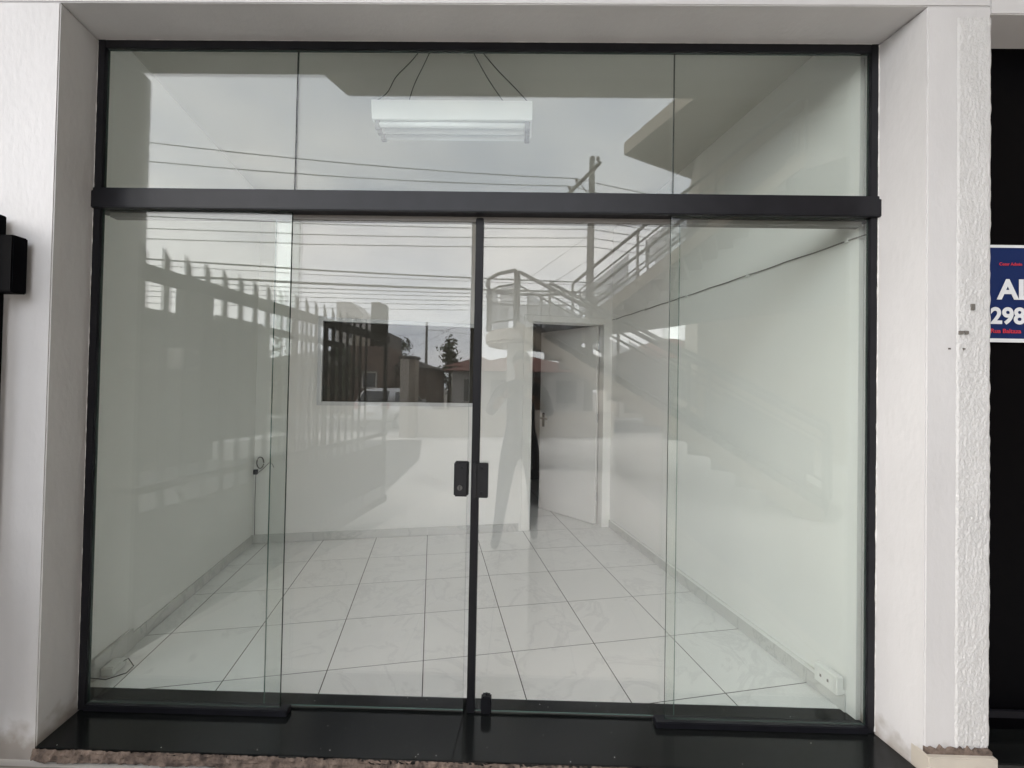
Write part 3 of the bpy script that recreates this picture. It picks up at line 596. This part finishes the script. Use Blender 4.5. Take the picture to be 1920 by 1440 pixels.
# landing with rounded end
c = Vector((0.28, -6.75, 0)); poly = []
for k in range(13):
    a = math.radians(75+k*17.5); poly.append((c.x+1.02*math.cos(a)*0.95, c.y+1.05*math.sin(a)))
poly += [(1.10, -7.65), (1.25, -6.0)]
MB().prism(poly, LZ-0.26, LZ).build('landing_slab', 'cream', st, bevel=0.05, seg=3)
MB().prism([(-0.22, -6.05), (0.10, -6.05), (0.10, -6.4), (-0.22, -6.4)], GZ-0.02, LZ-0.261).build('column', 'column', st)
def flight(p0, p1, width_v, nst, railside, name):
    p0, p1 = Vector(p0), Vector(p1); h = p1-p0; hd = Vector((h.x, h.y, 0)); run = hd/nst; rise = h.z/nst
    m0 = None
    for i in range(nst):
        o_ = p0+run*i+Vector((0, 0, rise*i))
        MB().obox(Vector((o_.x, o_.y, o_.z-0.10)), run*1.02, width_v, Vector((0, 0, rise+0.10))).build('step', 'step', st)
    for off in (0.0, 1.0):
        b = p0+width_v*off; e = p1+width_v*off
        MB().add([b+Vector((0, 0, -0.12)), b+Vector((0, 0, 0.12)), e+Vector((0, 0, 0.12)), e+Vector((0, 0, -0.12))]+[q+width_v.normalized()*0.05*(1 if off else -1) for q in (b+Vector((0, 0, -0.12)), b+Vector((0, 0, 0.12)), e+Vector((0, 0, 0.12)), e+Vector((0, 0, -0.12)))],
                 [(0, 1, 2, 3), (7, 6, 5, 4), (0, 4, 5, 1), (1, 5, 6, 2), (2, 6, 7, 3), (3, 7, 4, 0)]).build('stringer', 'beige', st)
        for dz, r in ((1.03, 0.034), (0.78, 0.018), (0.24, 0.018)):
            MB().tube([b+Vector((0, 0, dz)), e+Vector((0, 0, dz))], r, 8).build('handrail' if r > 0.03 else 'guard_rail', 'rail', st)
        nb_ = 3
        for k in range(nb_+1):
            q = b+(e-b)*(k/nb_); MB().tube([q+Vector((0, 0, 0.05)), q+Vector((0, 0, 1.02))], 0.027, 8).build('post', 'rail', st)
            if k < nb_:
                q2 = b+(e-b)*((k+0.12)/nb_); q3 = b+(e-b)*((k+0.86)/nb_)
                v4 = [q2+Vector((0, 0, 0.26)), q3+Vector((0, 0, 0.26)), q3+Vector((0, 0, 0.72)), q2+Vector((0, 0, 0.72))]
                t_ = width_v.normalized()*0.004
                MB().add(v4+[x+t_ for x in v4], [(0, 1, 2, 3), (7, 6, 5, 4), (0, 4, 5, 1), (1, 5, 6, 2), (2, 6, 7, 3), (3, 7, 4, 0)]).build('mesh_panel', 'mesh', st)
                for qq in (q2, q3): MB().tube([qq+Vector((0, 0, 0.25)), qq+Vector((0, 0, 0.74))], 0.010, 6).build('baluster', 'rail', st)
flight((1.07, -6.63, LZ), (4.47, -4.85, 5.10), Vector((0.464, -0.886, 0))*1.0, 15, 1, 'upper')
spw = Vector((0.464, -0.886, 0)); sa = Vector((1.35, -6.48, 0))+spw*1.02; se = Vector((5.2, -4.47, 0))+spw*1.02
MB().add([sa+Vector((0, 0, 2.62)), se+Vector((0, 0, 2.95)), se+Vector((0, 0, 5.45)), sa+Vector((0, 0, 2.70))]+[q+spw*0.15 for q in (sa+Vector((0, 0, 2.62)), se+Vector((0, 0, 2.95)), se+Vector((0, 0, 5.45)), sa+Vector((0, 0, 2.70)))],
         [(0, 1, 2, 3), (7, 6, 5, 4), (0, 4, 5, 1), (1, 5, 6, 2), (2, 6, 7, 3), (3, 7, 4, 0)]).build('spandrel_wall', 'step', st)
flight((3.50, -3.05, GZ), (-0.02, -5.84, LZ), Vector((-0.629, -0.777, 0))*-1.0 if False else Vector((0.629, -0.777, 0))*1.0, 15, 1, 'lower')
MB().prism([(4.47, -4.85), (4.93, -5.74), (7.4, -5.6), (7.4, -4.2), (5.6, -3.6)], 4.93, 5.10).build('upper_landing', 'step', st)
# landing railing: curved
arc = [Vector((-0.08, -5.82, 0)), Vector((-0.40, -6.05, 0)), Vector((-0.62, -6.45, 0)), Vector((-0.70, -6.95, 0)), Vector((-0.64, -7.48, 0)), Vector((-0.2, -7.75, 0)), Vector((0.5, -7.78, 0)), Vector((1.05, -7.65, 0))]
for dz, r in ((1.05, 0.036), (0.80, 0.02), (0.14, 0.02)): MB().tube([p+Vector((0, 0, LZ+dz)) for p in arc], r, 8).build('landing_rail', 'rail', st)
for i in (0, 2, 4, 6): MB().tube([arc[i]+Vector((0, 0, LZ)), arc[i]+Vector((0, 0, LZ+1.05))], 0.034, 8).build('post', 'rail', st)
for i in range(0, 7):
    a, b = arc[i]+(arc[i+1]-arc[i])*0.1, arc[i]+(arc[i+1]-arc[i])*0.9; t_ = Vector((0, 0.004, 0))
    v4 = [a+Vector((0, 0, LZ+0.16)), b+Vector((0, 0, LZ+0.16)), b+Vector((0, 0, LZ+0.78)), a+Vector((0, 0, LZ+0.78))]
    MB().add(v4+[x+t_ for x in v4], [(0, 1, 2, 3), (7, 6, 5, 4), (0, 4, 5, 1), (1, 5, 6, 2), (2, 6, 7, 3), (3, 7, 4, 0)]).build('mesh_panel', 'mesh', st)

# ================================================================ street pole and wires
pl_ = thing('utility_pole', (2.85, -15.2, GZ), 'tall concrete utility pole with a slanting-looking wooden crossarm behind the stairs', 'utility pole')
MB().tube([(2.85, -15.2, GZ-0.02), (2.85, -15.2, 6.0), (2.85, -15.2, 10.9)], [0.19, 0.155, 0.115], 12).build('pole_shaft', 'concd', pl_, smooth=True)
arm = MB().obox((2.02, -16.85, 10.08), (0.93, 2.66, 0), (0.10, -0.035, 0), (0, 0, 0.12)).build('crossarm', 'bark', pl_)
MB().tube([(2.45, -15.75, 10.08), (2.80, -15.25, 9.3)], 0.02, 6).build('brace', 'bark', pl_)
ins = [(2.12, -16.70, 10.2), (2.34, -16.05, 10.2), (2.93, -14.36, 10.2)]
for p in ins:
    i_ = MB().tube([p, (p[0], p[1], p[2]+0.08), (p[0], p[1], p[2]+0.12), (p[0], p[1], p[2]+0.24)], [0.02, 0.02, 0.075, 0.06], 8).build('insulator', 'brown', arm)
for z in (8.25, 7.9, 7.55, 7.2, 6.85): MB().tube([(2.85, -15.03, z-0.09), (2.85, -15.03, z+0.09)], 0.05, 8).build('insulator_spool', 'hwhite', pl_)
bx('transformer_box', 'concd', pl_, 2.66, 3.10, -15.05, -14.75, 4.6, 5.15, bevel=0.03)
LEFT = Vector((-17.0, 3.0, 0))/17.26
def wire(a, b, sag, r, label, group, name='power_wire', n=26):
    a, b = Vector(a), Vector(b); pts = []
    for i in range(n+1):
        t = i/n; p = a+(b-a)*t; p.z -= sag*4*t*(1-t); pts.append(p)
    return tag(MB().tube(pts, r, 5).build(name, 'wire'), label, 'wire', group)
ORD = ['topmost', 'second', 'third', 'fourth', 'fifth', 'sixth', 'seventh', 'lowest']
for p, zb, e in ((ins[0], 9.55, 'far end'), (ins[1], 10.15, 'middle')):
    q = Vector((p[0], p[1], p[2]+0.24))
    wire(q, (q.x-26.0, q.y+5.2, zb+0.25), 0.45, 0.017, 'thin power line towards the gate from the insulator at the crossarm %s' % e, 'top power lines')
    wire(q, (q.x+26, q.y-4.4, zb-0.6), 0.6, 0.017, 'thin power line past the stairs from the insulator at the crossarm %s' % e, 'power lines beyond the pole')
for i, (z, zb) in enumerate(((8.25, 6.95), (7.9, 6.75), (7.55, 6.3), (7.2, 5.95))):
    o_ = ['topmost', 'second', 'third', 'fourth'][i]
    wire((2.83, -15.02, z), (-23.2, -10.0, zb), 0.25, 0.016, 'low-voltage line on the %s spool of the pole, running towards the gate' % o_, 'low-voltage lines')
    wire((2.87, -15.02, z), (29.2, -19.6, zb+0.5), 0.3, 0.016, 'low-voltage line on the %s spool of the pole, running past the stairs' % o_, 'low-voltage lines past the pole')
for i, (z, zb, r) in enumerate(((5.75, 5.72, 0.030), (5.65, 5.45, 0.012), (5.35, 5.10, 0.045), (5.22, 4.85, 0.018), (5.1, 4.65, 0.013), (4.95, 4.45, 0.014), (4.8, 4.25, 0.012), (4.62, 4.0, 0.012))):
    k_ = 'thick ' if r > 0.025 else 'thin '
    wire((2.80, -15.04, z), (-23.2, -10.0, zb), 0.2, r, '%stelephone cable, %s on the pole, running towards the gate' % (k_, ORD[i]), 'telephone cables', 'telephone_cable')
    wire((2.90, -15.04, z), (29.2, -19.6, zb), 0.3, r*0.8, '%stelephone cable, %s on the pole, running past the stairs' % (k_, ORD[i]), 'telephone cables past the pole', 'telephone_cable')
wire((2.78, -15.1, 7.7), (-12.0, -42.0, 5.2), 0.5, 0.012, 'single service wire slanting from the pole to a roof', None, 'service_wire')
wire((2.78, -15.1, 6.7), (-8.84, -38.05, 6.9), 0.9, 0.012, 'service wire slanting from the pole down to the thin far pole', None, 'service_wire')
wire((-8.84, -38.05, 6.6), (-30.0, -33.0, 6.0), 0.6, 0.014, 'cable from the thin far pole across the roofs', None, 'service_wire')
wire((-8.84, -38.05, 7.0), (14.0, -45.0, 8.6), 0.9, 0.014, 'cable from the thin far pole towards the tree', None, 'service_wire')
tag(MB().tube([(-8.84, -38.05, GZ-0.16), (-8.84, -38.05, 7.7)], [0.16, 0.10], 10).build('utility_pole', 'concd'), 'thin dark far pole standing behind the brown roof', 'utility pole')

# ================================================================ houses across the street
def house(name, label, x0, x1, y0, y1, wh, rh, wallm, roofm, wins, cat='house'):
    t = thing(name, ((x0+x1)/2, (y0+y1)/2, GZ), label, cat)
    bx('wall', wallm, t, x0, x1, y0, y1, GZ-0.1, wh)
    o = 0.45; d = (y1-y0)/2+o; X0, X1, Y0, Y1 = x0-o, x1+o, y0-o, y1+o; k = min(d, (X1-X0)/2-0.05)
    vs = [(X0, Y0, wh+0.001), (X1, Y0, wh+0.001), (X1, Y1, wh+0.001), (X0, Y1, wh+0.001), (X0+k, (Y0+Y1)/2, wh+rh), (X1-k, (Y0+Y1)/2, wh+rh)]
    MB().add(vs, [(0, 3, 2, 1), (0, 1, 5, 4), (1, 2, 5), (2, 3, 4, 5), (3, 0, 4)]).build('roof', roofm, t)
    for a, b, z0, z1, nm in wins:
        f_ = bx(nm, 'hwhite' if nm == 'window' else 'brown', t, a, b, y1+0.002, y1+0.05, z0, z1)
        if nm == 'window': bx('window_glass', 'pane', f_, a+0.06, b-0.06, y1+0.051, y1+0.06, z0+0.06, z1-0.06)
    return t
house('brown_house', 'low house under a dark weathered hip roof across the street', -15.5, -5.2, -27.5, -21.8, 2.5, 1.15, 'brown', 'roofb', [(-9.6, -8.4, 0.9, 2.0, 'window'), (-7.2, -6.3, 0.0, 2.1, 'door'), (-13, -11.5, 0.9, 2.0, 'window')])
house('white_house', 'white house with a red tiled roof across the street', -3.2, 3.5, -24.0, -18.6, 2.25, 0.95, 'hwhite', 'roof', [(-2.7, -1.7, 0.7, 1.9, 'window'), (-1.4, -0.5, 0.7, 1.9, 'window'), (0.4, 1.2, 0.0, 2.0, 'door'), (1.8, 2.9, 0.7, 1.9, 'window')])
house('red_roof_house', 'small house with red roof behind the white house', -4.6, -1.2, -32.0, -27.0, 2.9, 0.9, 'cream', 'roof', [(-3.8, -2.6, 1.0, 2.1, 'window')])
house('roadside_house', 'brown walled house with dark weathered roof further along the street', -26.0, -16.5, -27.0, -21.5, 2.9, 1.4, 'brown', 'roofb', [(-24, -22.5, 1.0, 2.2, 'window'), (-20.5, -19.2, 1.0, 2.2, 'window'), (-18.6, -17.7, 0, 2.1, 'door')])
house('corner_house', 'cream house with red roof seen under the stairs', 6.0, 14.0, -30.0, -23.0, 3.4, 1.6, 'cream', 'roof', [(7, 8.4, 1.0, 2.2, 'window'), (9.5, 10.9, 1.0, 2.2, 'window')])
house('far_house', 'cream house with a red roof down the street to the left', -38.0, -28.5, -26.0, -19.0, 3.0, 1.5, 'hwhite', 'roof', [(-36, -34.5, 1.0, 2.2, 'window'), (-32.5, -31, 1.0, 2.2, 'window')])
bb = thing('brick_building', (-7.9, -21.6, GZ), 'tall brown brick building end wall behind the parked car', 'building')
bx('wall', 'brown', bb, -8.95, -6.95, -23.0, -20.3, GZ-0.1, 3.55); bx('upper_wall', 'beige', bb, -8.9, -7.65, -22.9, -20.35, 3.551, 4.35); bx('upper_wall', 'concd', bb, -7.6495, -6.97, -22.9, -20.34, 3.5505, 4.3)
f_ = bx('window', 'hwhite', bb, -8.3, -7.5, -20.298, -20.25, 1.3, 2.2); bx('window_glass', 'pane', f_, -8.22, -7.58, -20.249, -20.24, 1.38, 2.12)
ap = thing('apartment_block', (-37, -92, GZ), 'pale far apartment block with a sloping top above the roofs', 'building')
MB().ext([(-39.6, GZ-0.2), (-34.0, GZ-0.2), (-34.0, 17.4), (-36.4, 19.7), (-39.6, 19.7)], Vector((1, 0, 0)), Vector((0, 0, 1)), Vector((0, -8, 0))).build('wall', 'hwhite', ap)
for v in ap.children[0].data.vertices: v.co.y += -88
for z in (6, 9, 12, 15):
    for x in (-38.9, -37.0, -35.4):
        f_ = bx('window', 'concd', ap, x, x+0.9, -87.98, -87.9, z, z+1.4); bx('window_glass', 'pane', f_, x+0.08, x+0.82, -87.899, -87.88, z+0.08, z+1.32)
gp = thing('gate_pillar', (-3.15, -10.3, GZ), 'plastered two-tone gate pillar standing by the pavement near the car', 'pillar')
bx('shaft', 'cream', gp, -3.37, -3.12, -10.45, -10.05, GZ-0.02, 2.20); bx('shaft', 'beige', gp, -3.1195, -2.93, -10.45, -10.06, GZ-0.02, 2.19); bx('cap', 'concd', gp, -3.42, -2.89, -10.50, -10.02, 2.201, 2.28, bevel=0.015)
lw = MB().prism([(-2.9, -10.3), (3.0, -11.2), (3.0, -11.35), (-2.9, -10.45)], GZ-0.02, 0.75).build('front_wall', 'cream'); tag(lw, 'low cream front wall between the gate pillar and the stairs', 'wall')

# ================================================================ parked car
def car(name, loc, rz, label):
    t = thing(name, (0, 0, 0), label, 'car')
    prof = [(-1.86, 0.28), (-1.92, 0.55), (-1.90, 0.80), (-1.80, 0.93), (0.85, 0.95), (1.45, 0.84), (1.86, 0.68), (1.92, 0.45), (1.85, 0.26)]
    m = MB(); m.ext(prof, Vector((1, 0, 0)), Vector((0, 0, 1)), Vector((0, 1.64, 0)))
    for v in m.v: v.y -= 0.82; v.y *= (1-0.10*max(0, abs(v.x)-1.4)/0.5)
    m.build('body', 'carp', t, bevel=0.05, seg=3, smooth=True)
    b = [(-1.80, 0.92), (0.95, 0.92), (0.30, 1.47), (-0.55, 1.52), (-1.40, 1.46)]
    m = MB(); n = len(b); vs = []
    for s in (-1, 1):
        for x, z in b: vs.append((x, s*(0.79-(z-0.92)*0.32), z))
    m.add(vs, [tuple(range(n)), tuple(range(n, 2*n))[::-1]]+[(i, i+n, (i+1) % n+n, (i+1) % n) for i in range(n)])
    gh = m.build('cabin', 'carp', t, bevel=0.04, seg=3, smooth=True)
    def quad(nm, pts, off, mat):
        pts = [Vector(p) for p in pts]; nn = (pts[1]-pts[0]).cross(pts[2]-pts[0]).normalized()*off
        return MB().add([p-nn for p in pts]+[p+nn for p in pts], [(0, 1, 2, 3)[::-1], (4, 5, 6, 7), (0, 1, 5, 4), (1, 2, 6, 5), (2, 3, 7, 6), (3, 0, 4, 7)]).build(nm, mat, t)
    for s in (-1, 1):
        def sd(x, z): return (x, s*(0.797-(z-0.92)*0.32), z)
        quad('side_window', [sd(-1.45, 0.99), sd(-0.72, 0.99), sd(-0.66, 1.39), sd(-1.22, 1.37)], 0.012, 'pane')
        quad('side_window', [sd(-0.64, 0.99), sd(0.72, 0.99), sd(0.26, 1.39), sd(-0.58, 1.42)], 0.012, 'pane')
        bx('tail_light', 'tail', t, -1.925, -1.78, s*0.62-0.13, s*0.62+0.13, 0.74, 0.96, bevel=0.02)
        bx('headlight', 'tube', t, 1.74, 1.90, s*0.58-0.15, s*0.58+0.15, 0.58, 0.70, bevel=0.02)
        bx('mirror', 'carp', t, 0.60, 0.72, s*0.90-0.08, s*0.90+0.08, 0.95, 1.08, bevel=0.02)
        for x in (-1.2, 1.22):
            ty = MB().tube([(x, s*0.62, 0.29), (x, s*0.835, 0.29)], 0.29, 20).build('tyre', 'tyre', t, bevel=0.02); MB().tube([(x, s*0.83, 0.29), (x, s*0.842, 0.29)], 0.19, 14).build('rim', 'alum', ty)
    quad('rear_window', [(-1.78, -0.62, 0.98), (-1.78, 0.62, 0.98), (-1.47, 0.54, 1.39), (-1.47, -0.54, 1.39)], 0.012, 'pane')
    quad('windscreen', [(0.90, -0.66, 0.99), (0.90, 0.66, 0.99), (0.38, 0.56, 1.42), (0.38, -0.56, 1.42)], 0.012, 'pane')
    bx('bumper', 'carp', t, -1.96, -1.80, -0.78, 0.78, 0.34, 0.60, bevel=0.05); bx('number_plate', 'hwhite', t, -1.967, -1.961, -0.2, 0.2, 0.50, 0.63)
    t.location = loc; t.rotation_euler = (0, 0, rz); return t
car('parked_car', (-5.0, -15.4, GZ-0.13), R(-76), 'silver hatchback parked at the kerb across the forecourt')

# ================================================================ trees and shrubs
def tree(name, label, base, h, cr_, n, seed, cat='tree', conic=False):
    rnd = random.Random(seed); base = Vector(base); t = thing(name, base, label, cat)
    m = MB(); m.tube([base, base+Vector((0.05, 0, h*0.5)), base+Vector((0, 0.05, h*0.92))], [h*0.03, h*0.02, h*0.006], 7)
    for k in range(7):
        a = k*2.4; z = h*(0.3+0.08*k); m.tube([base+Vector((0, 0, z)), base+Vector((math.cos(a)*cr_*0.7, math.sin(a)*cr_*0.7, z+h*0.15))], [h*0.012, h*0.004], 5)
    m.build('trunk', 'bark', t)
    m = MB(); cl = []
    for k in range(22):
        z = rnd.uniform(0.28, 1.0); rr = cr_*((1.08-z) if conic else math.sqrt(max(0.05, 1-((z-0.62)/0.42)**2)))
        a = rnd.uniform(0, 6.28); q = rnd.uniform(0.2, 1)*rr; cl.append(base+Vector((math.cos(a)*q, math.sin(a)*q, z*h)))
    for k in range(n):
        c_ = rnd.choice(cl); p = c_+Vector((rnd.gauss(0, 1), rnd.gauss(0, 1), rnd.gauss(0, 0.8)))*cr_*0.16
        s = h*rnd.uniform(0.018, 0.04); a = Vector((rnd.gauss(0, 1), rnd.gauss(0, 1), rnd.gauss(0, 1))).normalized(); b = a.orthogonal().normalized()*0.5
        m.add([p-a*s, p+b*s, p+a*s, p-b*s], [(0, 1, 2, 3)])
    m.build('crown', 'leaf', t)
tree('pointed_tree', 'small pointed tree behind the white house roof', (-5.1, -29.0, GZ-0.16), 5.2, 1.3, 900, 3, conic=True)
tree('leafy_bush', 'ragged bush poking above the ridge of the brown roof', (-9.0, -30.0, GZ-0.16), 5.0, 1.5, 700, 5, 'bush')
tree('street_tree', 'dark tree beside the brown house behind the parked car', (-9.6, -20.6, GZ), 3.4, 1.3, 1200, 8)
tree('yard_tree', 'tree behind the far red roofs left of the pole', (-22.0, -34.0, GZ-0.16), 6.0, 2.4, 1100, 12)

# ================================================================ person taking the picture
def skin_mesh(name, V_, E_, root, mats, matfn, parent, sub=2):
    me = bpy.data.meshes.new(name); me.from_pydata([p for p, r in V_], E_, []); o = bpy.data.objects.new(name, me); col.objects.link(o)
    md = o.modifiers.new('s', 'SKIN'); md.use_smooth_shade = True
    for i, (p, r) in enumerate(V_):
        sv = me.skin_vertices[0].data[i]; sv.radius = r if isinstance(r, tuple) else (r, r); sv.use_root = (i == root)
    ss = o.modifiers.new('u', 'SUBSURF'); ss.levels = sub; ss.render_levels = sub
    dg = bpy.context.evaluated_depsgraph_get(); nm = bpy.data.meshes.new_from_object(o.evaluated_get(dg)); o.modifiers.clear(); o.data = nm
    nm.materials.clear()
    for m in mats: nm.materials.append(M[m])
    for p in nm.polygons: p.material_index = matfn(p.center); p.use_smooth = True
    if parent: o.parent = parent; o.location = -wl(parent)
    return o
pn = thing('person', (0.0, -2.08, GZ), 'person in dark clothes holding up a phone in front of the glass', 'person')
z = GZ
V_ = [((0.03, -2.10, 0.88), (0.15, 0.11)), ((0.03, -2.10, 1.05), (0.135, 0.10)), ((0.03, -2.10, 1.25), (0.155, 0.11)), ((0.03, -2.09, 1.40), (0.12, 0.09)), ((0.03, -2.08, 1.47), 0.055),
      ((0.03, -2.06, 1.53), 0.062), ((0.03, -2.05, 1.60), 0.085), ((0.03, -2.06, 1.665), 0.07),
      ((-0.07, -2.07, 0.82), 0.095), ((-0.12, -1.99, 0.44), 0.065), ((-0.17, -1.98, 0.05), 0.046), ((-0.19, -1.86, -0.025), 0.038),
      ((0.13, -2.12, 0.82), 0.095), ((0.16, -2.15, 0.44), 0.065), ((0.17, -2.25, 0.05), 0.046), ((0.18, -2.13, -0.025), 0.038),
      ((-0.16, -2.08, 1.38), 0.065), ((-0.26, -2.00, 1.16), 0.05), ((-0.125, -1.84, 1.31), 0.034),
      ((0.22, -2.08, 1.38), 0.065), ((0.30, -2.00, 1.16), 0.05), ((0.125, -1.84, 1.31), 0.034)]
E_ = [(0, 1), (1, 2), (2, 3), (3, 4), (4, 5), (5, 6), (6, 7), (0, 8), (8, 9), (9, 10), (10, 11), (0, 12), (12, 13), (13, 14), (14, 15), (3, 16), (16, 17), (17, 18), (3, 19), (19, 20), (20, 21)]
def pmat(c):
    if c.z < 0.03: return 3
    if c.z < 0.90: return 2
    if c.z > 1.465: return 0
    if c.y > -1.90 and c.z > 1.2: return 0
    return 1
skin_mesh('body', V_, E_, 0, ['skin', 'shirt', 'jeans', 'shoe'], pmat, pn)
for s in (-1, 1):
    hb = Vector((s*0.105, -1.815, 1.335))
    hv = [((s*0.122, -1.845, 1.315), 0.028), (tuple(hb), 0.026)]; he = [(0, 1)]
    for k, (dz, ln) in enumerate(((0.045, 0.034), (0.020, 0.040), (-0.004, 0.037), (-0.026, 0.030))):
        i = len(hv); q = hb+Vector((0, 0, dz))
        hv += [(tuple(q), 0.0095), (tuple(q+Vector((-s*ln*0.35, 0.022, 0.004))), 0.0085), (tuple(q+Vector((-s*ln, 0.032, 0.002))), 0.0075)]; he += [(1, i), (i, i+1), (i+1, i+2)]
    i = len(hv); hv += [((s*0.100, -1.812, 1.312), 0.011), ((s*0.072, -1.797, 1.318), 0.009), ((s*0.055, -1.795, 1.335), 0.008)]; he += [(1, i), (i, i+1), (i+1, i+2)]
    skin_mesh('hand', hv, he, 0, ['skin'], lambda c: 0, pn, 1)
bm = bmesh.new(); bmesh.ops.create_uvsphere(bm, u_segments=18, v_segments=12, radius=0.1)
for v in list(bm.verts):
    v.co = Vector((v.co.x*0.92, v.co.y*1.05, v.co.z*1.12))
bmesh.ops.delete(bm, geom=[v for v in bm.verts if v.co.z < -0.01 and v.co.y > -0.02 or v.co.z < -0.07 or (v.co.y > 0.055 and v.co.z < 0.055)], context='VERTS')
me = bpy.data.meshes.new('hair'); bm.to_mesh(me); bm.free(); me.materials.append(M['hair'])
for p in me.polygons: p.use_smooth = True
o = bpy.data.objects.new('hair', me); col.objects.link(o); o.parent = pn; o.location = Vector((0.03, -2.06, 1.635))-wl(pn)
MB().add([(0.02, -1.968, 1.59), (0.04, -1.968, 1.59), (0.03, -1.945, 1.575), (0.03, -1.97, 1.625), (0.03, -1.975, 1.57)], [(0, 2, 3), (2, 1, 3), (0, 4, 2), (4, 1, 2)]).build('nose', 'skin', pn)
ph = thing('mobile_phone', (0, -1.775, 1.335), 'dark mobile phone held sideways up to the glass', 'phone')
bx('phone_body', 'blackpl', ph, -0.078, 0.078, -1.775, -1.767, 1.335, 1.412, bevel=0.003)
